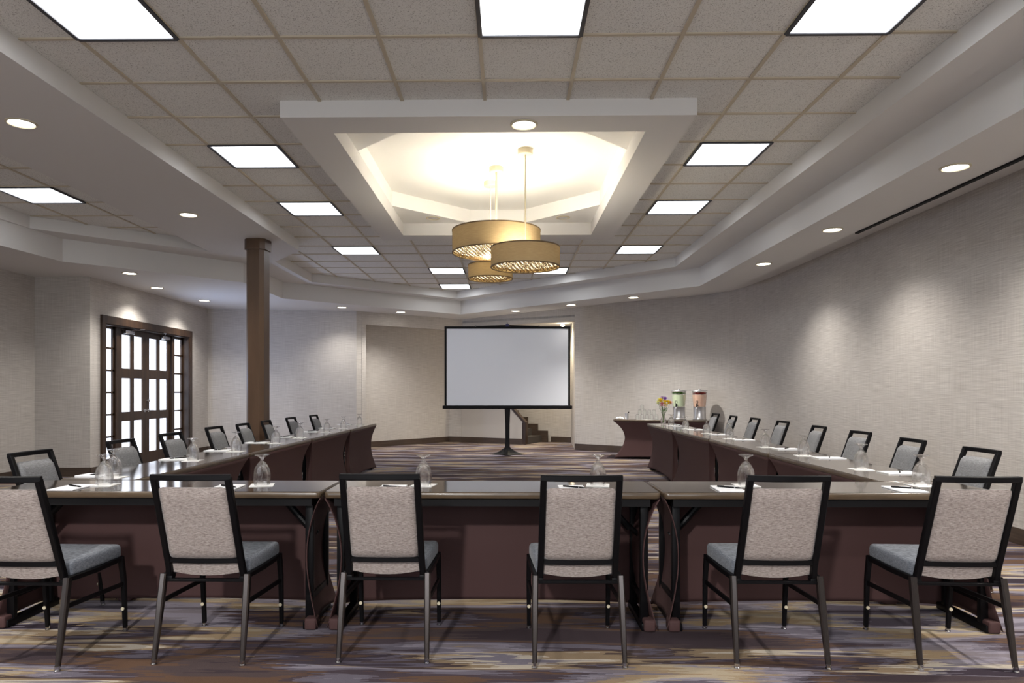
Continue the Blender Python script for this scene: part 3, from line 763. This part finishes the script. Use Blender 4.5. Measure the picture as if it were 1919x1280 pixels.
# ------------------------------------------------------------------ tables
TZ = .737
def rrect(L, Wd, r, n=5):
    p = []
    for cx, cy, a0 in ((L / 2 - r, 0 + r, -PI / 2), (L / 2 - r, Wd - r, 0), (-L / 2 + r, Wd - r, PI / 2), (-L / 2 + r, r, PI)):
        for k in range(n + 1):
            a = a0 + k * PI / 2 / n; p.append((cx + r * math.cos(a), cy + r * math.sin(a)))
    return p
def make_table(L, E, Wd=.46, full=False, name='folding_table', inset=.075):
    """local x along the length, y from the sitters' side (0) to the draped side (Wd)"""
    t = thing(name, '', 'table')
    f = MB(); f.prism(rrect(L - .008, Wd - .008, .022), TZ - .010, TZ)
    for v in f.bm.verts: v.co.y += .004
    f.build('tabletop', MAT['top'], t, smooth=0)
    f = MB(); P = rrect(L, Wd, .025); Q = rrect(L - .008, Wd - .008, .022); Q = [(x, y + .004) for x, y in Q]
    n = len(P); levels = [(Q, TZ - .002), (P, TZ - .006), (P, TZ - .032), (Q, TZ - .036)]
    rings = [[f.bm.verts.new((x, y, z)) for x, y in pp] for pp, z in levels]
    for a, b in zip(rings, rings[1:]):
        for k in range(n): f.bm.faces.new((a[k], a[(k + 1) % n], b[(k + 1) % n], b[k]))
    f.bm.faces.new(rings[-1])
    f.build('edge_band', MAT['edge'], t, smooth=50)
    if not full:
        f = MB(); f.box((0, .03, TZ - .057), (L - .10, .022, .042)); f.box((0, Wd - .05, TZ - .057), (L - .10, .022, .042)); f.build('apron_rail', MAT['blackm'], t, smooth=0)
    for s in (-1, 1):
        xe = s * (L / 2 - inset)
        f = MB()
        pi_ = .16 if full else .075; pn = .30 if inset == .24 else pi_
        f.box((xe, pn, .37), (.042, .030, .66), bev=.004); f.box((xe, Wd - pi_, .37), (.042, .030, .66), bev=.004)
        ym_ = (pn + Wd - pi_) / 2; yl_ = Wd - pi_ - pn + .03; f.box((xe, ym_, .66), (.034, yl_, .03)); f.box((xe, ym_, .16), (.03, yl_, .03))
        fl_ = .20 if inset == .24 else Wd - (.20 if full else .03); f.box((xe, ym_ if inset == .24 else Wd / 2, .022), (.045, fl_, .04), bev=.006)
        leg = f.build('leg_frame', MAT['black'], t)
        f = MB(); f.tube([(xe, ym_, .47), (xe - s * .24, ym_, TZ - .04)], .014, 10); f.tube([(xe - s * .05, ym_, .505), (xe - s * .16, ym_, .63)], .019, 10)
        f.build('brace', MAT['black'], t)
    # stretch cover: wraps the far side and both ends, pinched at mid height, pulled out over the feet
    rc = .03
    def cover(u, v):
        z = TZ - .036 + (.012 - (TZ - .036)) * v
        pin = max(0.0, math.sin(PI * min(1, v) ** .85))
        pe = E * pin + .012 * v; ps = (.035 + .12 * E) * pin
        hx = L / 2 - .004 - pe; yb = Wd - .004 - ps; yn = .34 if inset == .24 else .006 + (ps if full else ps * .7)
        if full:
            per = [(-hx, yn), (-hx, yb), (hx, yb), (hx, yn)]; seq = per + [per[0]]
        else: seq = [(-hx, yn), (-hx, yb), (hx, yb), (hx, yn)]
        lens = [math.dist((a, b), (c, d)) for (a, b), (c, d) in zip(seq, seq[1:])]
        # parameter: fixed shares so corners stay on the same columns
        sh = ([.12, .38, .12, .38] if full else [.2, .6, .2]); acc = 0
        for k, q in enumerate(sh):
            if u <= acc + q + 1e-9: break
            acc += q
        w = min(1.0, max(0.0, (u - acc) / q)); a, b = seq[k], seq[k + 1]
        x = a[0] + (b[0] - a[0]) * w; y = a[1] + (b[1] - a[1]) * w
        hemlift = .035 * max(0.0, math.sin(PI * w)) ** .6 if v > .85 else 0
        z += hemlift * (v - .85) / .15 if v > .85 else 0
        # the panel sags inward between the feet towards the hem, small tension folds near the feet
        fold = .006 * math.sin(w * 60) * max(0, v - .6) * math.exp(-min(w, 1 - w) * 14)
        dx, dy = b[0] - a[0], b[1] - a[1]; l = math.hypot(dx, dy); nx_, ny_ = dy / l, -dx / l
        inn = .03 * math.sin(PI * w) * v ** 2 + fold
        return Vector((x + nx_ * inn, y + ny_ * inn, z))
    f = MB(); nu = 100
    f.grid(cover, nu, 22, closeu=False)
    o = f.build('stretch_cover', MAT['spandex'], t, smooth=70)
    md = o.modifiers.new('thickness', 'SOLIDIFY'); md.thickness = .003; md.offset = 1
    if not full:
        for s in (-1, 1):
            f = MB(); f.box((s * (L / 2 - .055), .385 if inset == .24 else .045, .033), (.062, .085, .062), bev=.012, seg=3); f.build('foot_pocket', MAT['spandex'], t)
    return t
FT = [(-1.885, 'leftmost of the three front row tables'), (-.09, 'middle one of the three front row tables'), (1.705, 'rightmost of the three front row tables')]
tb0 = None
for x, lab in FT:
    lab = lab + ', dark glossy top with maroon stretch cover'
    if tb0 is None: tb0 = make_table(1.775, .075); tb0.location = (x, 3.695, 0); tb0['label'] = lab; tb0['group'] = 'front row tables'
    else: dup(tb0, (x, 3.695, 0), 0, lab)
ta0 = make_table(1.825, .17, inset=.24); used = False
def arm(x, y, rz, lab, grp):
    global used
    if not used:
        used = True; ta0.location = (x, y, 0); ta0.rotation_euler = (0, 0, rz); ta0['label'] = lab; ta0['group'] = grp
    else: dup(ta0, (x, y, 0), rz, lab, grp)
# right arm: sitters on +x side -> local y=0 at outer edge; rotation +90deg maps local y to -x
for k in range(4):
    yc = 4.170 + .915 + k * 1.84; tilt = -.0095; xi = 2.19 + .0095 * (yc - 4.1)
    arm(xi + .46, yc, PI / 2 + tilt, 'dark topped table, %s from the camera in the right arm' % ORD[k], 'tables of the right arm')
for k in range(4):
    yc = 4.170 + .915 + k * 1.84; tilt = -.010; xi = -2.245 + .010 * (yc - 4.1)
    arm(xi - .46, yc, -PI / 2 + tilt, 'dark topped table, %s from the camera in the left arm' % ORD[k], 'tables of the left arm')
bt = make_table(1.86, .20, .60, True, 'buffet_table', inset=.34)
BR = -.255
bt.location = (2.86, 12.97, 0); bt.rotation_euler = (0, 0, BR); bt['label'] = 'beverage table in a dark stretch cover behind the far right tables'
def onb(x, y): # buffet local to world
    return (2.86 + x * math.cos(BR) - y * math.sin(BR), 12.97 + x * math.sin(BR) + y * math.cos(BR), TZ)

# ------------------------------------------------------------------ place settings
def make_goblet():
    t = thing('water_goblet', '', 'glass')
    out = [(.0425, .0), (.0455, .018), (.0470, .045), (.0455, .070), (.0390, .095), (.0270, .116), (.0150, .130), (.0095, .136), (.0085, .142), (.0110, .150), (.0190, .158), (.0330, .165), (.0400, .168), (.0405, .171), (0, .1725)]
    inn = [(0, .121), (.012, .119), (.0255, .1145), (.0375, .094), (.0440, .0695), (.0456, .045), (.0442, .018), (.0412, .0)]
    f = MB(); f.lathe([(0, .121)] [:0] + out + [], 36)
    f.lathe(inn, 36); # inner surface
    # close the rim
    f.lathe([(.0412, .0), (.0425, .0)], 36)
    f.build('bowl', MAT['cutglass'], t, smooth=60)
    return t
def make_pad():
    t = thing('writing_pad', '', 'notepad')
    f = MB(); f.box((0, 0, .003), (.140, .215, .006), bev=.0008, seg=1); f.build('sheets', MAT['paper'], t, smooth=0)
    f = MB(); f.box((0, .104, .0035), (.1405, .010, .0072)); f.build('binding', MAT['napkin'], t, smooth=0)
    return t
def make_pen():
    t = thing('ballpoint_pen', '', 'pen')
    f = MB(); f.tube([(-.068, 0, .0045), (-.060, 0, .0045), (.045, 0, .0045), (.062, 0, .0042), (.070, 0, .0040)], [.0032, .0043, .0043, .0028, .0008], 10); f.build('barrel', MAT['blackm'], t)
    f = MB(); f.tube([(.028, 0, .0045), (.034, 0, .0045)], .0046, 10); f.tube([(-.066, 0, .0092), (-.030, 0, .0092)], .0012, 6); f.build('clip', MAT['chrome'], t)
    return t
def make_nap():
    f = MB(); f.box((0, 0, .0012), (.128, .128, .0024), bev=.0008, seg=1); o = f.build('paper_coaster', MAT['napkin'], smooth=0); return tag(o, '', 'coaster')
protos = {}
def put(kind, mk, loc, rz, lab, grp):
    if kind not in protos:
        protos[kind] = mk(); o = protos[kind]; o.location = loc; o.rotation_euler = (0, 0, rz); o['label'] = lab; o['group'] = grp; return o
    return dup(protos[kind], loc, rz, lab, grp)
def setting(gx, gy, px, py, rz, where, row):
    put('nap', make_nap, (gx, gy, TZ + .0005), rz + random.uniform(-.25, .25), 'white coaster under the goblet at the ' + where, 'paper coasters ' + row)
    put('gob', make_goblet, (gx, gy, TZ + .0032), random.uniform(0, 6), 'upturned cut glass goblet at the ' + where, 'goblets ' + row)
    put('pad', make_pad, (px, py, TZ + .0005), rz + random.uniform(-.06, .06), 'white notepad at the ' + where, 'notepads ' + row)
    put('pen', make_pen, (px + .01, py + .01, TZ + .0072), rz - .55 + random.uniform(-.15, .15), 'black pen on the notepad at the ' + where, 'pens ' + row)
GF = [(-2.285, 3.93), (-1.392, 3.94), (-.480, 3.95), (.503, 3.965), (1.336, 3.975), (2.320, 3.985)]
PF = [-2.395, -1.545, -.64, .345, 1.185, 2.13]
for i, ((gx, gy), px) in enumerate(zip(GF, PF)):
    setting(gx, gy, px, 3.812, 0.0, '%s place from left in the front row' % ORD[i], 'on the front row')
for i, (gx, gy) in enumerate([(2.385, 4.79), (2.42, 5.80), (2.42, 6.66), (2.46, 7.86), (2.47, 8.80), (2.475, 9.86), (2.49, 10.80)]):
    setting(gx, gy, 2.53 + .005 * i, gy - .20, PI / 2, '%s place from the camera in the right arm' % ORD[i], 'on the right arm')
for i, (gx, gy) in enumerate([(-2.43, 4.28), (-2.41, 5.32), (-2.39, 6.12), (-2.36, 7.08), (-2.36, 7.90), (-2.34, 9.0), (-2.33, 9.86), (-2.33, 10.92)]):
    setting(gx, gy, -2.585, gy + .10, -PI / 2, '%s place from the camera in the left arm' % ORD[i], 'on the left arm')

# ------------------------------------------------------------------ projection screen
ps = thing('projection_screen', 'white projection screen in a black frame on a black pedestal stand', 'projection screen', (-.025, 13.99, 0), .0161)
f = MB(); f.box((0, 0, 1.745), (2.43, .008, 1.55)); f.build('screen_surface', MAT['screen'], ps, smooth=0)
f = MB()
for s in (-1, 1): f.box((s * 1.232, 0, 1.755), (.042, .022, 1.60), bev=.003)
f.box((0, 0, 2.532), (2.51, .030, .048), bev=.004)
f.tube([(-.62, .0, 2.552), (0, .0, 2.572), (.62, .0, 2.552)], .012, 8)
f.build('frame', MAT['blackm'], ps)
f = MB(); f.box((0, .0, .945), (2.56, .075, .068), bev=.014, seg=3); f.build('case', MAT['blackm'], ps)
f = MB()
for s in (-1, 1): f.box((s * 1.284, 0, .945), (.012, .07, .062), bev=.004)
f.build('end_cap', MAT['doorwood'], ps)
f = MB(); f.bar([(0, .02, .93), (0, .02, .60), (0, .02, .30), (0, .02, .16), (0, .02, .10)], [.115, .088, .082, .096, .15], [.07, .065, .065, .07, .12], side=(1, 0, 0)); f.build('post', MAT['blackm'], ps)
f = MB(); n = 24
def foot(u, v):
    a = u * 2 * PI; st_ = .5 + .5 * math.cos(4 * a); R0 = .07; R1 = .20 + .16 * st_ ** 3
    r = R0 + (R1 - R0) * v; z = .012 + .12 * (1 - v) ** 1.9
    return Vector((r * math.cos(a), .02 + r * math.sin(a) * .8, z))
f.grid(foot, 64, 10, closeu=True); f.grid(lambda u, v: Vector((foot(u, 1).x * (1 - v), .02 + (foot(u, 1).y - .02) * (1 - v), .002 if v > 0 else .012)), 64, 2, closeu=True)
f.build('foot', MAT['blackm'], ps, smooth=60)
f = MB(); f.box((0, -.012, 2.578), (.07, .03, .055), bev=.006); f.build('latch', simple('blue_plastic', rgb(36, 38, 92), .4), ps)
f = MB(); f.tube([(0, 0, 2.60), (0, 0, 2.64)], .010, 8)
for s in (-1, 1): f.tube([(s * .63, -.01, 2.55), (s * .63, -.01, 2.58)], .009, 8)
f.build('hook', MAT['chrome'], ps)

# ------------------------------------------------------------------ beverage table items
liq = {}
def dispenser(x, lab, lc, fc, name_f):
    lx, ly, lz = onb(x, .30)
    t = thing('drink_dispenser', lab, 'drink dispenser', (lx, ly, lz), BR - .30, group='drink dispensers')
    f = MB(); f.lathe([(0, 0), (.125, 0), (.128, .012), (.118, .02), (.112, .03), (.112, .225), (.118, .235), (0, .235)], 40); f.build('base', MAT['steel'], t)
    f = MB(); f.lathe([(.112, .236), (.118, .30), (.138, .53), (.134, .53), (.114, .30), (.108, .242), (0, .242), (0, .236)], 40); f.build('tank', MAT['tank'], t)
    liqm = bpy.data.materials.new(name_f + '_drink'); liqm.use_nodes = True; nt = liqm.node_tree; b = nt.nodes['Principled BSDF']
    b.inputs['Base Color'].default_value = lc; b.inputs['Roughness'].default_value = .15; b.inputs['Subsurface Weight'].default_value = .0; b.inputs['Transmission Weight'].default_value = 0
    f = MB(); f.lathe([(0, .244), (.106, .244), (.112, .30), (.127, .46), (0, .46)], 40); f.build('drink', liqm, t)
    f = MB(); fm = simple(name_f + '_slices', fc, .5, var=.4, bscale=40)
    for k in range(60):
        a = random.uniform(0, 2 * PI); r = .108 * math.sqrt(random.random()); f.box((r * math.cos(a), r * math.sin(a), random.uniform(.468, .515)), (.042, .036, .010), rz=a, bev=.004)
    f.build('fruit_slices', fm, t)
    f = MB(); f.lathe([(0, .560), (.02, .558), (.03, .552), (.10, .545), (.142, .538), (.146, .528), (.130, .526), (0, .53)], 40); f.lathe([(0, .575), (.016, .573), (.02, .565), (.012, .556), (0, .556)], 20); f.build('lid', MAT['steel'], t)
    f = MB(); f.tube([(0, -.112, .27), (0, -.165, .27)], .014, 10); f.tube([(0, -.160, .285), (0, -.165, .235)], .012, 10); f.tube([(0, -.155, .28), (-.018, -.158, .32), (-.016, -.158, .35), (.016, -.158, .35), (.018, -.158, .32), (0, -.155, .28)], .005, 8); f.build('tap', MAT['blackm'], t)
    f = MB(); f.tube([(-.035, -.11, .02), (-.035, -.11, .21)], .022, 12); f.build('front_column', MAT['steel'], t)
dispenser(.26, 'drink dispenser of pale green drink topped with green slices, left one', rgb(222, 236, 200), rgb(92, 142, 48), 'lime')
dispenser(.63, 'drink dispenser of pink drink topped with red strawberries, right one', rgb(236, 196, 172), rgb(168, 44, 34), 'berry')
def tumbler():
    t = thing('stacked_tumbler', '', 'glass')
    f = MB(); f.lathe([(0, .086), (.026, .088), (.030, .084), (.036, 0), (.0338, 0), (.0282, .080), (0, .081)], 24); f.build('body', MAT['glass'], t)
    return t
q = 0
for lv, n_, nm in ((0, 5, 'bottom'), (1, 4, 'middle'), (2, 1, 'top')):
    for k in range(n_):
        x = -.50 + (k + lv * .5) * .088; lx, ly, lz = onb(x, .24)
        if n_ == 1: lab = 'single upturned tumbler at the top of the stacked tumblers'
        else: lab = '%s tumbler from the left in the %s row of the stacked tumblers' % (ORD[k], nm)
        put('tumb', tumbler, (lx, ly, lz + lv * .0895 + .0008), BR, lab, 'stacked clear tumblers')
lx, ly, lz = onb(-.70, .22)
t = thing('steel_beaker', 'small steel beaker holding a black handled spoon, left of the stacked tumblers', 'beaker', (lx, ly, lz))
f = MB(); f.lathe([(0, .001), (.032, .001), (.036, .11), (.0335, .11), (.030, .004), (0, .004)], 24); f.build('cup', MAT['steel'], t)
f = MB(); f.tube([(-.01, 0, .006), (.018, 0, .10), (.034, 0, .135)], .004, 6); f.tube([(.026, 0, .122), (.046, 0, .134)], .009, 8); f.build('spoon', MAT['blackm'], t)
lx, ly, lz = onb(-.83, .20)
f = MB()
def cloth(u, v):
    a, b = u * 2 - 1, v * 2 - 1; h = .040 * max(0, 1 - (a * a) ** 1.5) * (1 - .5 * b * b) * (1 + .15 * math.sin(9 * a + 4 * b))
    return Vector((a * .085, b * .05, .002 + h))
f.grid(cloth, 20, 12); f.grid(lambda u, v: Vector(((u * 2 - 1) * .085, (v * 2 - 1) * .05, .001)), 20, 12)
o = f.build('folded_napkin', MAT['napkin'], loc=(lx, ly, lz), smooth=60); tag(o, 'folded white napkin on the left end of the beverage table', 'napkin'); o.rotation_euler = (0, 0, BR)

# vase of flowers on the far end of the right arm
vs = thing('flower_vase', 'slim glass vase on the far end of the right tables', 'vase', (2.47, 11.25, TZ))
f = MB(); f.lathe([(0, .001), (.034, .001), (.040, .02), (.046, .05), (.042, .085), (.026, .12), (.024, .145), (.038, .195), (.035, .195), (.021, .146), (.023, .12), (.038, .085), (.042, .05), (.036, .02), (0, .008)], 32); f.build('body', MAT['cutglass'], vs, smooth=60)
bq = thing('flower_bouquet', 'bouquet of yellow, pink and purple blooms standing in the slim glass vase', 'bouquet', (2.47, 11.25, TZ))
green = simple('stem_green', rgb(74, 112, 48), .6)
fl = [((-.085, 0, .345), 'pale', .042), ((-.045, -.02, .375), 'yellow', .046), ((.03, .01, .40), 'purple', .046), ((.02, -.04, .345), 'yellow', .050), ((.075, -.02, .345), 'yellow', .048),
      ((.115, .01, .34), 'coral', .036), ((-.03, -.04, .315), 'pink', .044), ((.03, -.05, .30), 'cream', .038), ((-.06, .03, .39), 'pale', .036), ((-.015, .03, .42), 'lilac', .034)]
fc = dict(pale=rgb(240, 242, 170), yellow=rgb(246, 214, 24), purple=rgb(142, 70, 196), coral=rgb(232, 130, 90), pink=rgb(216, 120, 132), cream=rgb(244, 226, 190), lilac=rgb(206, 176, 214))
for (x, y, z), c, r in fl:
    r *= 1.25
    f = MB(); f.tube([(random.uniform(-.01, .01), random.uniform(-.01, .01), .03), (x * .15, y * .15, .15), (x * .6, y * .6, z * .72), (x, y, z)], .0022, 6); stm = f.build('stem', green, bq)
    f = MB()
    for ring, (nr, tl, rr) in enumerate(((14, -.45, .9), (14, .15, 1.0), (12, .65, .9), (9, 1.15, .75))):
        for k in range(nr):
            a = k * 2 * PI / nr + ring * .3; d = Vector((math.cos(a), math.sin(a), 0)); p = Vector((x, y, z)); s_ = Vector((-d.y, d.x, 0)) * r * .2
            e_ = p + d * r * rr * math.cos(tl) + Vector((0, 0, r * rr * math.sin(tl)))
            m_ = p + (e_ - p) * .6
            V = [f.bm.verts.new(q_) for q_ in (p, m_ + s_, e_, m_ - s_)]; W_ = [f.bm.verts.new(q_ + Vector((0, 0, .002))) for q_ in (p, m_ + s_, e_, m_ - s_)]
            f.bm.faces.new(V); f.bm.faces.new(W_)
            for i_ in range(4): f.bm.faces.new((V[i_], V[(i_ + 1) % 4], W_[(i_ + 1) % 4], W_[i_]))
    f.lathe([(0, z + r * .1), (r * .28, z + r * .25), (r * .2, z + r * .5), (0, z + r * .58)], 10, c=(x, y, 0))
    f.build('bloom', simple(c + '_petals', fc[c], .7) if c + '_petals' not in bpy.data.materials else bpy.data.materials[c + '_petals'], bq, smooth=0)
f = MB()
for k in range(14):
    a = k * 2.4; r0 = random.uniform(.03, .10); z0 = random.uniform(.24, .33); p = Vector((math.cos(a) * r0 * .4, math.sin(a) * r0 * .4, z0 - .05)); e_ = Vector((math.cos(a) * r0, math.sin(a) * r0, z0)); s_ = Vector((-math.sin(a), math.cos(a), 0)) * .010; m_ = p.lerp(e_, .5)
    f.bm.faces.new([f.bm.verts.new(q_) for q_ in (p, m_ + s_, e_, m_ - s_)])
o = f.build('leaves', green, bq, smooth=0); md = o.modifiers.new('t', 'SOLIDIFY'); md.thickness = .001

# unseen windows added behind the camera to brighten the room, and an added door spot
for i, x in enumerate((-4.6, -1.5, 1.6)):
    rt = bpy.data.objects.new('window_%d' % (i + 3), None); COL.objects.link(rt); rt['kind'] = 'structure'; rt.location = (x, YB, 0)
    f = MB()
    for sx in (-1, 0, 1): f.box((sx * 1.2, .02, 1.75), (.06, .06, 2.0))
    for z in (.75, 2.75): f.box((0, .02, z), (2.46, .06, .06))
    f.build('window_frame', MAT['doorwood'], rt, smooth=0)
    f = MB(); f.box((0, .008, 1.75), (2.4, .012, 2.0)); f.build('pane', emis('added_fill_window', (.88, .94, 1, 1), FILL_WIN), rt, smooth=0)
spotlight((-6.24, 12.09, 1.5), 60, size=2.9, blend=1, col=(.45, .6, 1), r=.03, rot=(PI / 2, 0, -PI / 2 + .35))  # added bluish spot standing in for daylight through the doors
# ------------------------------------------------------------------ world, camera
w = bpy.data.worlds.new('World'); SC.world = w; w.use_nodes = True
w.node_tree.nodes['Background'].inputs[0].default_value = (.8, .85, 1, 1); w.node_tree.nodes['Background'].inputs[1].default_value = 0.05
cam = bpy.data.cameras.new('Camera'); co = bpy.data.objects.new('Camera', cam); COL.objects.link(co)
co.location = (0, 0, 1.27); co.rotation_euler = (PI / 2, 0, .0161)
cam.sensor_fit = 'HORIZONTAL'; cam.sensor_width = 36; cam.lens = 1315.3 * 36 / 1919
cam.shift_x = (959.5 - 932.1) / 1919; cam.shift_y = (732.65 - 640) / 1919; cam.clip_start = .05
SC.camera = co
SC.view_settings.view_transform = 'Standard'; SC.view_settings.look = 'None'; SC.view_settings.gamma = 1
SC.view_settings.use_curve_mapping = False; SC.view_settings.exposure = 0.76
